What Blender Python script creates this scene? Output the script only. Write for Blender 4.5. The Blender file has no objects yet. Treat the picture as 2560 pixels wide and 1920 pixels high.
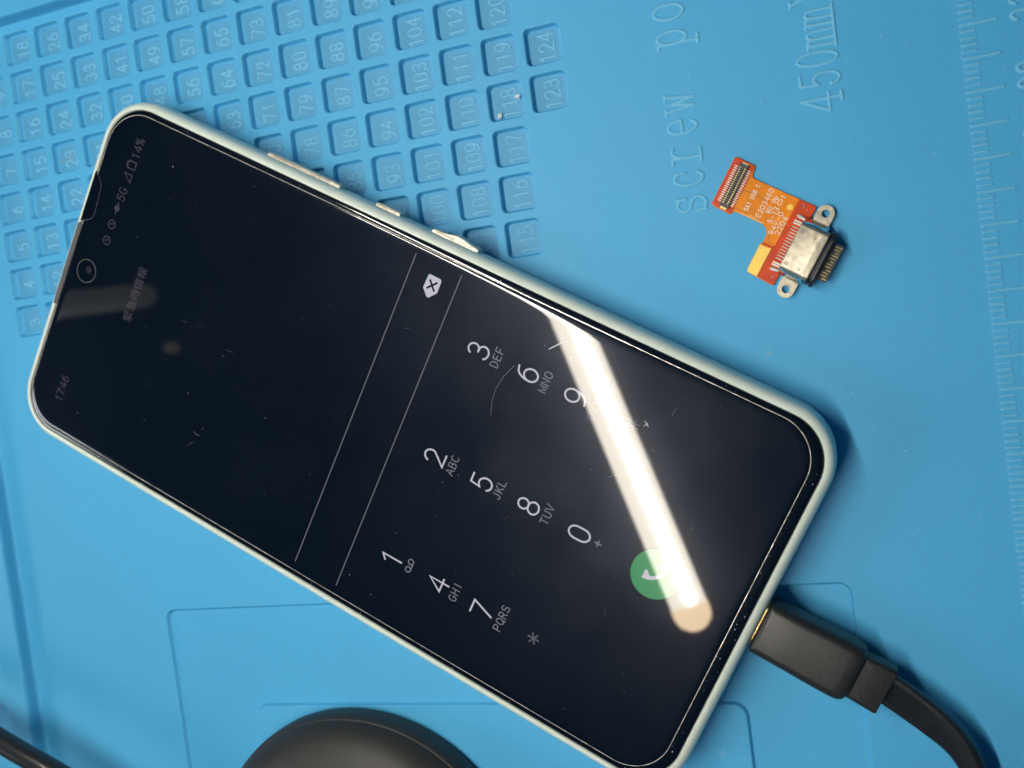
import bpy, math, random
import numpy as np
from mathutils import Matrix, Vector

random.seed(7)
rng = np.random.default_rng(11)
S = 0.001                      # everything below is written in millimetres
sc = bpy.context.scene
COL = sc.collection

# ------------------------------------------------------------------ camera
Rc = ((0.9366521625, 0.1317600799, 0.3245335233),
      (-0.1088578642, 0.9901698490, -0.0878273042),
      (-0.3329154424, 0.0469356082, 0.9417878513))
CAM = Vector((164.900, -16.777, 167.355))
# rows of Rc: camera right, camera down, camera forward (x right, y down, z into the mat)
right = Vector((Rc[0][0], -Rc[0][1], -Rc[0][2]))
down = Vector((Rc[1][0], -Rc[1][1], -Rc[1][2]))
fwd = Vector((Rc[2][0], -Rc[2][1], -Rc[2][2]))
cd = bpy.data.cameras.new('camera')
cd.sensor_width = 36.0
cd.lens = 36.0 * 2500.0 / 2560.0
cd.clip_start = 0.005
cd.clip_end = 20.0
cam = bpy.data.objects.new('camera', cd)
COL.objects.link(cam)
m = Matrix((right, -down, -fwd)).transposed().to_4x4()
m.translation = CAM * S
cam.matrix_world = m
sc.camera = cam
foc = Vector((122, -10, 4))
cd.dof.use_dof = True
cd.dof.focus_distance = (foc - CAM).dot(fwd) * S
cd.dof.aperture_fstop = 35.16 / 1.35
# ------------------------------------------------------------------ world: dim bluish room
w = bpy.data.worlds.new('World')
sc.world = w
w.use_nodes = True
bg = w.node_tree.nodes['Background']
bg.inputs['Color'].default_value = (0.16, 0.60, 1.0, 1)
bg.inputs['Strength'].default_value = 0.09
sc.view_settings.view_transform = 'Standard'
sc.view_settings.look = 'None'
sc.view_settings.gamma = 1
sc.view_settings.exposure = 0.2
sc.view_settings.use_curve_mapping = False
sc.cycles.use_denoising = True
sc.cycles.sample_clamp_indirect = 6
sc.cycles.max_bounces = 8

# broad fill light, added and unseen, far off to the left of the bench
ld = bpy.data.lights.new('fill_light', 'AREA'); ld.shape = 'RECTANGLE'; ld.size = .9; ld.size_y = .6
ld.energy = 13; ld.color = (.93, .97, 1.0)
lo_ = bpy.data.objects.new('fill_light', ld); COL.objects.link(lo_)
lo_.location = (-2.4, -0.35, 1.4)
lo_.rotation_euler = (Vector((.13, -.02, 0)) - lo_.location).to_track_quat('-Z', 'Y').to_euler()

# ------------------------------------------------------------------ helpers
def mesh_obj(name, verts, faces, mat, parent=None, smooth=True, origin=(0, 0, 0)):
    me = bpy.data.meshes.new(name)
    me.from_pydata([(v[0] * S, v[1] * S, v[2] * S) for v in verts], [], faces)
    me.update()
    if smooth:
        me.shade_smooth()
    me.materials.append(mat)
    o = bpy.data.objects.new(name, me)
    COL.objects.link(o)
    if parent:
        o.parent = parent
    else:
        o.location = [c * S for c in origin]
    return o

def thing(name, label, cat, loc=(0, 0, 0), rz=0.0, group=None):
    o = bpy.data.objects.new(name, None)
    o.empty_display_size = 0.01
    COL.objects.link(o)
    o.location = [c * S for c in loc]
    o.rotation_euler = (0, 0, rz)
    o['label'] = label
    o['category'] = cat
    if group:
        o['group'] = group
    return o

def tag(o, label=None, cat=None, kind=None, group=None):
    if label: o['label'] = label
    if cat: o['category'] = cat
    if kind: o['kind'] = kind
    if group: o['group'] = group
    return o

class MB:
    def __init__(self):
        self.v = []; self.f = []
    def add(self, vs, fs):
        n = len(self.v)
        self.v += [tuple(p) for p in vs]
        self.f += [tuple(i + n for i in f) for f in fs]
        return self
    def box(self, x0, x1, y0, y1, z0, z1, rot=0, c=None):
        vs = [(x, y, z) for z in (z0, z1) for (x, y) in ((x0, y0), (x1, y0), (x1, y1), (x0, y1))]
        if rot:
            cx, cy = c or ((x0 + x1) / 2, (y0 + y1) / 2)
            ca, sa = math.cos(rot), math.sin(rot)
            vs = [(cx + (x - cx) * ca - (y - cy) * sa, cy + (x - cx) * sa + (y - cy) * ca, z) for x, y, z in vs]
        return self.add(vs, [(3, 2, 1, 0), (4, 5, 6, 7), (0, 1, 5, 4), (1, 2, 6, 5), (2, 3, 7, 6), (3, 0, 4, 7)])
    def loft(self, rings, cap0=True, cap1=True):
        n = len(rings[0]); vs = []; fs = []
        for r in rings: vs += r
        for k in range(len(rings) - 1):
            for i in range(n):
                j = (i + 1) % n
                fs.append((k * n + i, k * n + j, (k + 1) * n + j, (k + 1) * n + i))
        if cap0: fs.append(tuple(range(n - 1, -1, -1)))
        if cap1: fs.append(tuple((len(rings) - 1) * n + i for i in range(n)))
        return self.add(vs, fs)
    def disc(self, cx, cy, r, z, n=20, rin=None):
        if rin is None:
            return self.add([(cx + r * math.cos(2 * math.pi * i / n), cy + r * math.sin(2 * math.pi * i / n), z) for i in range(n)], [tuple(range(n))])
        vs = []
        for rr in (rin, r):
            vs += [(cx + rr * math.cos(2 * math.pi * i / n), cy + rr * math.sin(2 * math.pi * i / n), z) for i in range(n)]
        return self.add(vs, [(i, (i + 1) % n, n + (i + 1) % n, n + i)[::-1] for i in range(n)])
    def tube(self, pts, r, n=10, caps=True):
        rings = []
        for i, p in enumerate(pts):
            p = Vector(p)
            a = Vector(pts[max(i - 1, 0)]); b = Vector(pts[min(i + 1, len(pts) - 1)])
            d = (b - a).normalized()
            u = Vector((0, 0, 1)).cross(d)
            if u.length < 1e-3: u = Vector((1, 0, 0))
            u.normalize(); v = d.cross(u)
            rr = r[i] if isinstance(r, (list, tuple)) else r
            rings.append([tuple(p + u * rr * math.cos(t) + v * rr * math.sin(t)) for t in [2 * math.pi * k / n for k in range(n)]])
        return self.loft(rings, caps, caps)
    def ribbon(self, pts, w, z, closed=False):
        """flat stroke of width w at height z"""
        P = [Vector((p[0], p[1])) for p in pts]
        n = len(P); L = []; Rr = []
        for i in range(n):
            a = P[i - 1] if (i > 0 or closed) else P[i]
            b = P[(i + 1) % n] if (i < n - 1 or closed) else P[i]
            d1 = (P[i] - a); d2 = (b - P[i])
            if d1.length < 1e-6: d1 = d2
            if d2.length < 1e-6: d2 = d1
            d1 = d1.normalized(); d2 = d2.normalized()
            t = d1 + d2
            t = t.normalized() if t.length > 1e-4 else d1
            nn = Vector((-t.y, t.x))
            k = 1 / max(0.5, nn.dot(Vector((-d1.y, d1.x))))
            c = P[i]
            if not closed and i == 0: c = c - d2 * w * .45
            if not closed and i == n - 1: c = c + d1 * w * .45
            L.append(c + nn * w / 2 * k); Rr.append(c - nn * w / 2 * k)
        vs = [(p.x, p.y, z) for p in L] + [(p.x, p.y, z) for p in Rr]
        fs = []
        for i in range(n if closed else n - 1):
            j = (i + 1) % n
            fs.append((i, n + i, n + j, j))
        return self.add(vs, fs)
    def build(self, name, mat, parent=None, smooth=True, origin=(0, 0, 0)):
        return mesh_obj(name, self.v, self.f, mat, parent, smooth, origin)

def rrect(x0, x1, y0, y1, r, z, n=8):
    pts = []
    r = max(r, 1e-3)
    for cx, cy, a in ((x1 - r, y0 + r, -90), (x1 - r, y1 - r, 0), (x0 + r, y1 - r, 90), (x0 + r, y0 + r, 180)):
        for k in range(n + 1):
            t = math.radians(a + 90 * k / n)
            pts.append((cx + r * math.cos(t), cy + r * math.sin(t), z))
    return pts

def auto_smooth(o, deg=35):
    me = o.data
    me.set_sharp_from_angle(angle=math.radians(deg))

# ------------------------------------------------------------------ stroke alphabet (cell: x 0..1 wide, y 0..1 tall)
def arc(cx, cy, rx, ry, a0, a1, n=None):
    n = n or max(4, int(abs(a1 - a0) / 15))
    return [(cx + rx * math.cos(math.radians(a0 + (a1 - a0) * i / n)), cy + ry * math.sin(math.radians(a0 + (a1 - a0) * i / n))) for i in range(n + 1)]
G = {
 '0': [arc(.5, .66, .42, .34, 0, 180) + arc(.5, .34, .42, .34, 180, 360) + [(.92, .66)]],
 '1': [[(.22, .80), (.58, 1), (.58, 0)]],
 '2': [arc(.5, .70, .40, .30, 165, -25) + [(.08, 0), (.95, 0)]],
 '3': [arc(.47, .745, .37, .255, 155, -80) , [(.40, .5)] + arc(.47, .26, .43, .26, 80, -155)],
 '4': [[(.72, 0), (.72, 1), (.04, .32), (1, .32)]],
 '5': [[(.86, 1), (.24, 1), (.15, .53)] + arc(.48, .32, .42, .32, 130, -150)],
 '6': [[(.78, .99), (.62, .97)] + arc(.62, .35, .54, .62, 95, 180)[1:] , arc(.5, .33, .42, .33, 0, 360)],
 '7': [[(.04, 1), (.94, 1), (.36, 0)]],
 '8': [arc(.5, .75, .36, .25, 0, 360), arc(.5, .26, .43, .26, 0, 360)],
 '9': [arc(.5, .67, .42, .33, 0, 360), arc(.38, .65, .54, .62, 0, -85) + [(.22, .01)]],
 'A': [[(0, 0), (.5, 1), (1, 0)], [(.18, .34), (.82, .34)]],
 'B': [[(.1, 0), (.1, 1), (.5, 1)] + arc(.55, .76, .3, .24, 90, -90) + [(.1, .52)], [(.5, .52)] + arc(.58, .26, .34, .26, 90, -90) + [(.1, 0)]],
 'C': [arc(.52, .5, .45, .5, 45, 315)],
 'D': [[(.1, 0), (.1, 1), (.4, 1)] + arc(.42, .5, .5, .5, 90, -90) + [(.1, 0)]],
 'E': [[(.88, 1), (.12, 1), (.12, 0), (.9, 0)], [(.12, .52), (.78, .52)]],
 'F': [[(.88, 1), (.12, 1), (.12, 0)], [(.12, .5), (.78, .5)]],
 'G': [arc(.52, .5, .46, .5, 48, 330) + [(.95, .45), (.58, .45)]],
 'H': [[(.08, 0), (.08, 1)], [(.92, 0), (.92, 1)], [(.08, .52), (.92, .52)]],
 'I': [[(.5, 0), (.5, 1)]],
 'J': [[(.82, 1), (.82, .3)] + arc(.47, .3, .35, .3, 0, -165)],
 'K': [[(.1, 0), (.1, 1)], [(.92, 1), (.1, .36)], [(.38, .58), (.95, 0)]],
 'L': [[(.12, 1), (.12, 0), (.86, 0)]],
 'M': [[(0, 0), (0, 1), (.5, .12), (1, 1), (1, 0)]],
 'N': [[(.08, 0), (.08, 1), (.92, 0), (.92, 1)]],
 'O': [arc(.5, .5, .47, .5, 0, 360)],
 'P': [[(.1, 0), (.1, 1), (.55, 1)] + arc(.58, .73, .32, .27, 90, -90) + [(.1, .46)]],
 'Q': [arc(.5, .5, .47, .5, 0, 360), [(.6, .2), (.98, -.1)]],
 'R': [[(.1, 0), (.1, 1), (.55, 1)] + arc(.58, .74, .3, .26, 90, -90) + [(.1, .48)], [(.52, .48), (.92, 0)]],
 'S': [arc(.5, .745, .38, .255, 25, 250) + arc(.5, .26, .42, .26, 85, -160)],
 'T': [[(0, 1), (1, 1)], [(.5, 1), (.5, 0)]],
 'U': [[(.08, 1), (.08, .35)] + arc(.5, .35, .42, .35, 180, 360) + [(.92, 1)]],
 'V': [[(0, 1), (.5, 0), (1, 1)]],
 'W': [[(0, 1), (.25, 0), (.5, .9), (.75, 0), (1, 1)]],
 'X': [[(.04, 0), (.94, 1)], [(.04, 1), (.94, 0)]],
 'Y': [[(0, 1), (.5, .5), (1, 1)], [(.5, .5), (.5, 0)]],
 'Z': [[(.04, 1), (.94, 1), (.04, 0), (.96, 0)]],
 '+': [[(.5, .1), (.5, .9)], [(.1, .5), (.9, .5)]],
 '-': [[(.1, .45), (.9, .45)]],
 ':': [[(.45, .15), (.55, .15)], [(.45, .7), (.55, .7)]],
 '#': [[(.3, 0), (.42, 1)], [(.62, 0), (.74, 1)], [(.05, .33), (.95, .33)], [(.08, .68), (.98, .68)]],
 '%': [arc(.2, .8, .18, .2, 0, 360), arc(.8, .2, .18, .2, 0, 360), [(.2, 0), (.8, 1)]],
 '*': [[(.5, .1), (.5, .9)], [(.12, .3), (.88, .7)], [(.12, .7), (.88, .3)]],
 ' ': [],
 # letters with slab serifs, as moulded in the mat: (0..1 x-height for small letters)
 'ss': [arc(.5, .75, .40, .23, 20, 255) + arc(.5, .27, .44, .25, 80, -165), [(.86, .68), (.86, .98)], [(.08, .32), (.08, .02)]],
 'sc': [arc(.54, .5, .46, .48, 50, 318), [(.90, .60), (.90, .92)]],
 'sr': [[(.35, 0), (.35, .96)], [(.02, .96), (.35, .96)], [(.02, 0), (.8, 0)], [(.35, .6)] + arc(.75, .58, .36, .38, 160, 60)],
 'se': [[(.08, .52), (.94, .52)] + arc(.51, .5, .43, .48, 5, 318)],
 'sw': [[(.12, .97), (.3, .0), (.5, .75), (.7, .0), (.88, .97)], [(0, .97), (.3, .97)], [(.70, .97), (1, .97)]],
 'sp': [[(.2, -.36), (.2, .97)], [(0, .97), (.2, .97)], [(0, -.36), (.5, -.36)], arc(.55, .5, .37, .48, 0, 360)],
 'so': [arc(.5, .5, .46, .49, 0, 360)],
 'sm': [[(.12, 0), (.12, .97)], [(0, .97), (.12, .97)], [(.12, .7)] + arc(.30, .7, .17, .26, 150, 0) + [(.47, 0)], [(.47, .7)] + arc(.67, .7, .19, .26, 150, 0) + [(.86, 0)], [(0, 0), (.26, 0)], [(.36, 0), (.6, 0)], [(.74, 0), (1, 0)]],
 's4': [[(.72, 0), (.72, 1), (.04, .32), (1, .32)], [(.5, 0), (.95, 0)]],
 's5': [[(.86, .97), (.2, .97), (.15, .53)] + arc(.48, .32, .42, .32, 130, -160), [(.10, .22), (.2, .22)]],
 's0': [arc(.5, .5, .42, .5, 0, 360)],
 'sX': [[(.1, 0), (.9, 1)], [(.1, 1), (.9, 0)], [(0, 1), (.3, 1)], [(.7, 1), (1, 1)], [(0, 0), (.3, 0)], [(.7, 0), (1, 0)]],
}
def glyph_strokes(ch, ox, oy, gw, gh):
    """text runs along +y and the letter tops point to -x; (ox, oy) is the baseline start"""
    return [[(ox - py * gh, oy + px * gw) for px, py in st] for st in G[ch]]
def text_strokes(txt, cx, cy, h, gw, adv):
    """centred on (cx, cy): up = -x, reading = +y"""
    n = len(txt); tot = adv * (n - 1) + gw
    out = []
    for i, ch in enumerate(txt):
        out += glyph_strokes(ch, cx + h / 2, cy - tot / 2 + i * adv, gw, h)
    return out
def text_part(name, items, wdt, z, mat, parent):
    mb = MB(); k = 0
    for st in items:
        closed = len(st) > 3 and math.dist(st[0], st[-1]) < 1e-3
        mb.ribbon(st[:-1] if closed else st, wdt, z + k * 0.0004, closed); k = (k + 1) % 6
    return mb.build(name, mat, parent, smooth=False)

# ------------------------------------------------------------------ materials
def new_mat(name):
    mt = bpy.data.materials.new(name); mt.use_nodes = True
    nt = mt.node_tree
    return mt, nt, nt.nodes['Principled BSDF']
def N(nt, t, **kw):
    n = nt.nodes.new(t)
    for k, v in kw.items(): setattr(n, k, v)
    return n
def noise(nt, scale, detail=3, rough=.5):
    tc = N(nt, 'ShaderNodeTexCoord'); n = N(nt, 'ShaderNodeTexNoise')
    nt.links.new(tc.outputs['Object'], n.inputs['Vector'])
    n.inputs['Scale'].default_value = scale; n.inputs['Detail'].default_value = detail; n.inputs['Roughness'].default_value = rough
    return n
def ramp(nt, src, stops):
    r = N(nt, 'ShaderNodeValToRGB')
    el = r.color_ramp.elements
    while len(el) < len(stops): el.new(.5)
    for e, (p, c) in zip(el, stops):
        e.position = p; e.color = c if len(c) == 4 else (*c, 1)
    nt.links.new(src, r.inputs['Fac'])
    return r
def simple(name, col, rough=.5, metal=0, var=.08, vscale=600, bump=0, bscale=3000, spec=.5, coat=0):
    mt, nt, b = new_mat(name)
    n = noise(nt, vscale)
    r = ramp(nt, n.outputs['Fac'], [(.3, tuple(c * (1 - var) for c in col)), (.7, tuple(min(1, c * (1 + var)) for c in col))])
    nt.links.new(r.outputs['Color'], b.inputs['Base Color'])
    b.inputs['Roughness'].default_value = rough; b.inputs['Metallic'].default_value = metal
    b.inputs['Specular IOR Level'].default_value = spec
    b.inputs['Coat Weight'].default_value = coat
    if bump:
        n2 = noise(nt, bscale, 2)
        bp = N(nt, 'ShaderNodeBump'); bp.inputs['Strength'].default_value = bump; bp.inputs['Distance'].default_value = .00004
        nt.links.new(n2.outputs['Fac'], bp.inputs['Height']); nt.links.new(bp.outputs['Normal'], b.inputs['Normal'])
    return mt

def mat_silicone():
    mt, nt, b = new_mat('blue_silicone')
    n = noise(nt, 22, 5, .55)
    r = ramp(nt, n.outputs['Fac'], [(.3, (.058, .350, .630)), (.7, (.068, .382, .680))])
    n3 = noise(nt, 900, 2)
    mx = N(nt, 'ShaderNodeMixRGB'); mx.blend_type = 'MULTIPLY'; mx.inputs['Fac'].default_value = .12
    r3 = ramp(nt, n3.outputs['Fac'], [(.35, (.8, .8, .8)), (.6, (1, 1, 1))])
    nt.links.new(r.outputs['Color'], mx.inputs['Color1']); nt.links.new(r3.outputs['Color'], mx.inputs['Color2'])
    # a few brown flux stains lying in the pockets
    tc = N(nt, 'ShaderNodeTexCoord'); col = mx.outputs['Color']
    for (x, y, rad, c, st) in ((15.9, 31.7, 1.7, (.40, .30, .20), .5), (14.2, 31.4, .9, (.62, .22, .10), .5), (63.2, 38.8, 1.1, (.30, .30, .18), .4),
                               (79.6, 34.3, 1.5, (.13, .17, .12), .4), (78.0, 29.6, 1.0, (.13, .17, .12), .35), (134.8, -92.3, 2.0, (.22, .50, .74), .3), (150.4, -25.0, 1.0, (.25, .45, .55), .4), (39.0, 45.7, .4, (.03, .04, .04), .9), (112.0, 9.2, .45, (.01, .02, .03), .9)):
        mp = N(nt, 'ShaderNodeVectorMath', operation='SUBTRACT'); mp.inputs[1].default_value = (x * S, y * S, 0)
        nt.links.new(tc.outputs['Object'], mp.inputs[0])
        ml = N(nt, 'ShaderNodeVectorMath', operation='MULTIPLY'); ml.inputs[1].default_value = (1 / (rad * S), 1 / (rad * S), 0)
        nt.links.new(mp.outputs[0], ml.inputs[0])
        ln = N(nt, 'ShaderNodeVectorMath', operation='LENGTH'); nt.links.new(ml.outputs[0], ln.inputs[0])
        nn = noise(nt, 1300, 3); ad = N(nt, 'ShaderNodeMath', operation='ADD')
        nt.links.new(ln.outputs['Value'], ad.inputs[0]); nt.links.new(nn.outputs['Fac'], ad.inputs[1])
        rr = ramp(nt, ad.outputs[0], [(.75, (st, st, st)), (1.0, (0, 0, 0))])
        m2 = N(nt, 'ShaderNodeMixRGB'); m2.inputs['Color2'].default_value = (*c, 1)
        nt.links.new(rr.outputs['Color'], m2.inputs['Fac']); nt.links.new(col, m2.inputs['Color1']); col = m2.outputs['Color']
    # scuffed ridges paler; ridge and rim highlights, and pocket floor shade, painted into colour
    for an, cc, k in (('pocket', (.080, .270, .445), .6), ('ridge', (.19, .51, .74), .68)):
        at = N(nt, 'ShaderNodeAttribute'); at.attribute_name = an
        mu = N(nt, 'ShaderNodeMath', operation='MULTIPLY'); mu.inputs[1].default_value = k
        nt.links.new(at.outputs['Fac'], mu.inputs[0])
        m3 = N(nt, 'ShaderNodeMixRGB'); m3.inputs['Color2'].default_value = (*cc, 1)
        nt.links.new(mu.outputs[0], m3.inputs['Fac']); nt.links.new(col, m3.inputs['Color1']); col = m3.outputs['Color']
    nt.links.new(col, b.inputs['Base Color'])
    r2 = ramp(nt, n.outputs['Fac'], [(.3, (.50,) * 3), (.7, (.62,) * 3)])
    nt.links.new(r2.outputs['Color'], b.inputs['Roughness'])
    b.inputs['Specular IOR Level'].default_value = .35
    n4 = noise(nt, 2500, 3)
    bp = N(nt, 'ShaderNodeBump'); bp.inputs['Strength'].default_value = .12; bp.inputs['Distance'].default_value = .00003
    nt.links.new(n4.outputs['Fac'], bp.inputs['Height']); nt.links.new(bp.outputs['Normal'], b.inputs['Normal'])
    return mt

def glass_mat(name, emit=None, estr=0, base=(.0008, .0024, .0062), smudge=.55):
    """black phone glass: sharp clear reflection plus a weak broad lobe from finger grease; emit = lit pixels below"""
    mt, nt, b = new_mat(name)
    b.inputs['Base Color'].default_value = (*base, 1)
    b.inputs['Roughness'].default_value = .025
    b.inputs['IOR'].default_value = 1.5
    if emit:
        b.inputs['Emission Color'].default_value = (*emit, 1); b.inputs['Emission Strength'].default_value = estr
    g = N(nt, 'ShaderNodeBsdfGlossy'); g.inputs['Roughness'].default_value = .34
    n = noise(nt, 70, 5, .6)
    r = ramp(nt, n.outputs['Fac'], [(.35, (.0046 * smudge, .0052 * smudge, .0078 * smudge)), (.75, (.0105 * smudge, .0117 * smudge, .0162 * smudge))])
    n2 = noise(nt, 420, 6, .75)
    r2 = ramp(nt, n2.outputs['Fac'], [(.62, (0, 0, 0)), (.86, (.007, .0075, .008))])
    ad = N(nt, 'ShaderNodeMixRGB', blend_type='ADD'); ad.inputs['Fac'].default_value = 1
    nt.links.new(r.outputs['Color'], ad.inputs['Color1']); nt.links.new(r2.outputs['Color'], ad.inputs['Color2'])
    nt.links.new(ad.outputs['Color'], g.inputs['Color'])
    g2 = N(nt, 'ShaderNodeBsdfGlossy'); g2.inputs['Roughness'].default_value = .16
    g2.inputs['Color'].default_value = (.0020, .0020, .0023, 1)
    a1 = N(nt, 'ShaderNodeAddShader'); nt.links.new(b.outputs[0], a1.inputs[0]); nt.links.new(g.outputs[0], a1.inputs[1])
    a2 = N(nt, 'ShaderNodeAddShader'); nt.links.new(a1.outputs[0], a2.inputs[0]); nt.links.new(g2.outputs[0], a2.inputs[1])
    nt.links.new(a2.outputs[0], nt.nodes['Material Output'].inputs['Surface'])
    return mt

def emit_mat(name, col, st):
    mt, nt, b = new_mat(name)
    n = noise(nt, 30, 2)
    b.inputs['Base Color'].default_value = (.8, .8, .78, 1)
    b.inputs['Emission Color'].default_value = (*col, 1)
    b.inputs['Emission Strength'].default_value = st
    return mt

M = {}
M['mat'] = mat_silicone()
M['frame'] = simple('mint_frame', (.69, .76, .675), .34, 0, .04, 260, .25, 5000, coat=.15)
M['glass'] = glass_mat('black_glass')
M['border_glass'] = glass_mat('black_border_glass', smudge=.35)
M['chip'] = simple('dull_grey_gap', (.10, .10, .105), .3)
M['white_pix'] = glass_mat('lit_white_pixels', (.80, .75, .82), .58)
M['grey_pix'] = glass_mat('lit_grey_pixels', (.75, .70, .80), .26)
M['line_pix'] = glass_mat('lit_line_pixels', (.74, .70, .76), .20)
M['dim_pix'] = glass_mat('lit_dim_pixels', (.80, .68, .80), .062)
M['faint_pix'] = glass_mat('lit_faint_pixels', (.75, .72, .80), .11)
M['green_pix'] = glass_mat('lit_green_pixels', (.10, .52, .17), .42)
M['black_plastic'] = simple('black_textured_plastic', (.017, .0165, .017), .36, 0, .5, 5200, 1, 5600)
M['black_rubber'] = simple('black_matte_rubber', (.020, .0185, .0175), .55, 0, .1, 90, .15, 2500)
M['cord'] = simple('black_cord', (.015, .015, .018), .32, 0, .1, 300, .2, 3000)
M['steel'] = simple('stamped_steel', (.42, .375, .30), .46, .85, .22, 900, .9, 1100)
M['chrome'] = simple('bright_steel', (.75, .76, .76), .16, 1, .04)
M['gold'] = simple('gold_plate', (.83, .62, .26), .28, 1, .08)
M['gold_pad'] = simple('gold_pad', (.80, .52, .10), .42, .35, .12, 900, .4, 1500)
M['solder'] = simple('solder', (.80, .74, .64), .3, .35, .05)
M['orange'] = simple('amber_flex', (.80, .235, .004), .26, 0, .12, 500, .15, 1200, coat=.4)
M['red'] = simple('red_solder_mask', (.60, .060, .012), .26, 0, .12, 600, .2, 1200, coat=.5)
M['silk'] = simple('white_silkscreen', (.82, .74, .62), .6)
M['dark_trace'] = simple('dark_trace', (.20, .05, .01), .5)
M['conn'] = simple('black_moulded_connector', (.035, .037, .045), .4)
M['oring'] = simple('black_gasket', (.012, .013, .016), .32)
M['pale'] = simple('worn_metal_button', (.62, .58, .48), .35, .25, .3, 1800, 1, 1500)
M['dirt'] = simple('brown_grime', (.26, .17, .06), .6, 0, .4, 3000)
M['speck'] = simple('pale_dust', (.75, .8, .82), .5)
M['ink'] = simple('dark_dust', (.03, .03, .03), .6)
M['lint'] = simple('white_lint', (.85, .86, .84), .6)
M['table'] = simple('bench_grey', (.25, .25, .26), .6)
M['housing'] = simple('lamp_aluminium', (.25, .25, .25), .4, .6)
M['lamp_diffuser'] = emit_mat('lamp_diffuser_glow', (1.0, .92, .77), 17.5)
M['lamp_end'] = emit_mat('lamp_end_glow', (1.0, .74, .46), 17.0)
M['lamp_led'] = emit_mat('lamp_led_glow', (1.0, .95, .84), 150.0)
M['ceiling_tube'] = emit_mat('ceiling_tube_glow', (1.0, .93, .85), .32)

# ------------------------------------------------------------------ setting: bench top under the mat
bench = MB().box(-700, 900, -600, 700, -24, -4).build('bench_top', M['table'], smooth=False)
tag(bench, kind='structure')

# ------------------------------------------------------------------ repair mat: one moulded sheet
PU, PV = 7.9536, 7.9680
def axis(segs):
    out = []
    for a, b, d in segs:
        n = max(1, int(round((b - a) / d)))
        out += list(np.linspace(a, b, n, endpoint=False))
    out.append(segs[-1][1])
    return np.array(out)
xs = axis([(-60, -30, 5), (-30, 10, .24), (10, 60, .2), (60, 150, .15), (150, 196, .1), (196, 240, 4)])
ys = axis([(-150, -99, 5), (-99, 69, .135), (69, 150, 4)])
X, Y = np.meshgrid(xs, ys, indexing='ij')
Z = np.zeros_like(X)
def smooth(t):
    t = np.clip(t, 0, 1); return t * t * (3 - 2 * t)
def sd_rr(x, y, cx, cy, hx, hy, r):
    qx = np.abs(x - cx) - hx + r; qy = np.abs(y - cy) - hy + r
    return np.minimum(np.maximum(qx, qy), 0) + np.hypot(np.maximum(qx, 0), np.maximum(qy, 0)) - r
def win(x0, x1, y0, y1):
    return (slice(*np.searchsorted(xs, (x0, x1))), slice(*np.searchsorted(ys, (y0, y1))))
# broad trays, one set inside the other
sdA = sd_rr(X, Y, 91.35, -103.7, 67.45, 40.2, 2.0)
Z -= .8 * smooth(.5 - sdA / .45)
sdB = sd_rr(X, Y, 91.2, -113.5, 48.6, 30.0, 2.4)
Z += .75 * smooth(.5 - sdB / .45)
# raised rim along the left and the top edge
d = np.maximum(-13.6 - X, Y - 61.0)
Z += 3.0 * smooth(.5 + d / .9)
for (x0, x1, y0, y1) in ((-40, -19.6, -75.2, -20), (-40, -19.6, -140, -82.2)):
    sd = sd_rr(X, Y, (x0 + x1) / 2, (y0 + y1) / 2, (x1 - x0) / 2, (y1 - y0) / 2, 2.2)
    Z -= 1.6 * smooth(.5 - sd / .6)
# numbered pockets
cells = {}
for n in range(1, 121):
    c, r = (n - 3) // 8, (n - 3) % 8
    cells[n] = (c, r)
cells.pop(1); cells.pop(2)
cells[123] = (15, 3); cells[124] = (15, 4)
strokes = []; FL = np.zeros_like(X); RM = np.zeros_like(X)
for n, (c, r) in cells.items():
    if c < -1: continue
    cx, cy = c * PU, r * PV
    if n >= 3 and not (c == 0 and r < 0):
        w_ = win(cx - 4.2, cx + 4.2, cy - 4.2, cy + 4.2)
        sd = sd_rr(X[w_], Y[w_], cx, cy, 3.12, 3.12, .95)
        Z[w_] -= 1.4 * smooth((.10 - sd) / .28); RM[w_] = np.maximum(RM[w_], .38 * smooth(1 - np.abs(sd - .14) / .14)); FL[w_] = np.maximum(FL[w_], smooth((-.3 - sd) / .3))  # RM: painted rim highlight, FL: painted floor shade
        t = str(n)
        strokes += [(st, .085, .12) for st in text_strokes(t, cx + .35, cy - .25, 2.7, 1.42, 1.88 if len(t) == 2 else 1.82)]
# moulded lettering
def serif(ch, top, base, cy, gw, wd=.14):
    return [(st, wd, .2) for st in glyph_strokes(ch, base, cy - gw / 2, gw, base - top)]
for ch, cy, gw in (('ss', .9, 2.6), ('sc', 5.1, 2.5), ('sr', 9.0, 2.8), ('se', 13.6, 2.5), ('sw', 17.5, 3.3), ('sp', 28.0, 2.8), ('so', 32.3, 2.6)):
    strokes += serif(ch, 138.6, 143.5, cy, gw)
for ch, cy, gw, top in (('s4', 13.1, 2.9, 160.0), ('s5', 16.8, 2.4, 160.0), ('s0', 20.0, 2.4, 160.0), ('sm', 23.1, 3.0, 161.8), ('sm', 26.3, 3.0, 161.8), ('sX', 29.9, 2.8, 160.0), ('s3' if 's3' in G else '3', 33.4, 2.4, 160.0)):
    strokes += serif(ch, top, 166.1, cy, gw)
for k, t in ((21.5, '33'), (11.5, '32'), (1.5, '31'), (-8.5, '30'), (31.5, '34'), (-18.5, '29'), (-28.5, '28')):
    strokes += [(st, .15, .2) for st in text_strokes(t, 193.0, k, 4.6, 1.75, 2.3)]
for k in range(-118, 80):
    y = 20.41 + k
    if -98 < y < 68:
        L_ = 4.9 if k % 5 == 0 else 1.85
        strokes.append(([(183.76, y), (183.76 + L_, y)], .10, .22))
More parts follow.
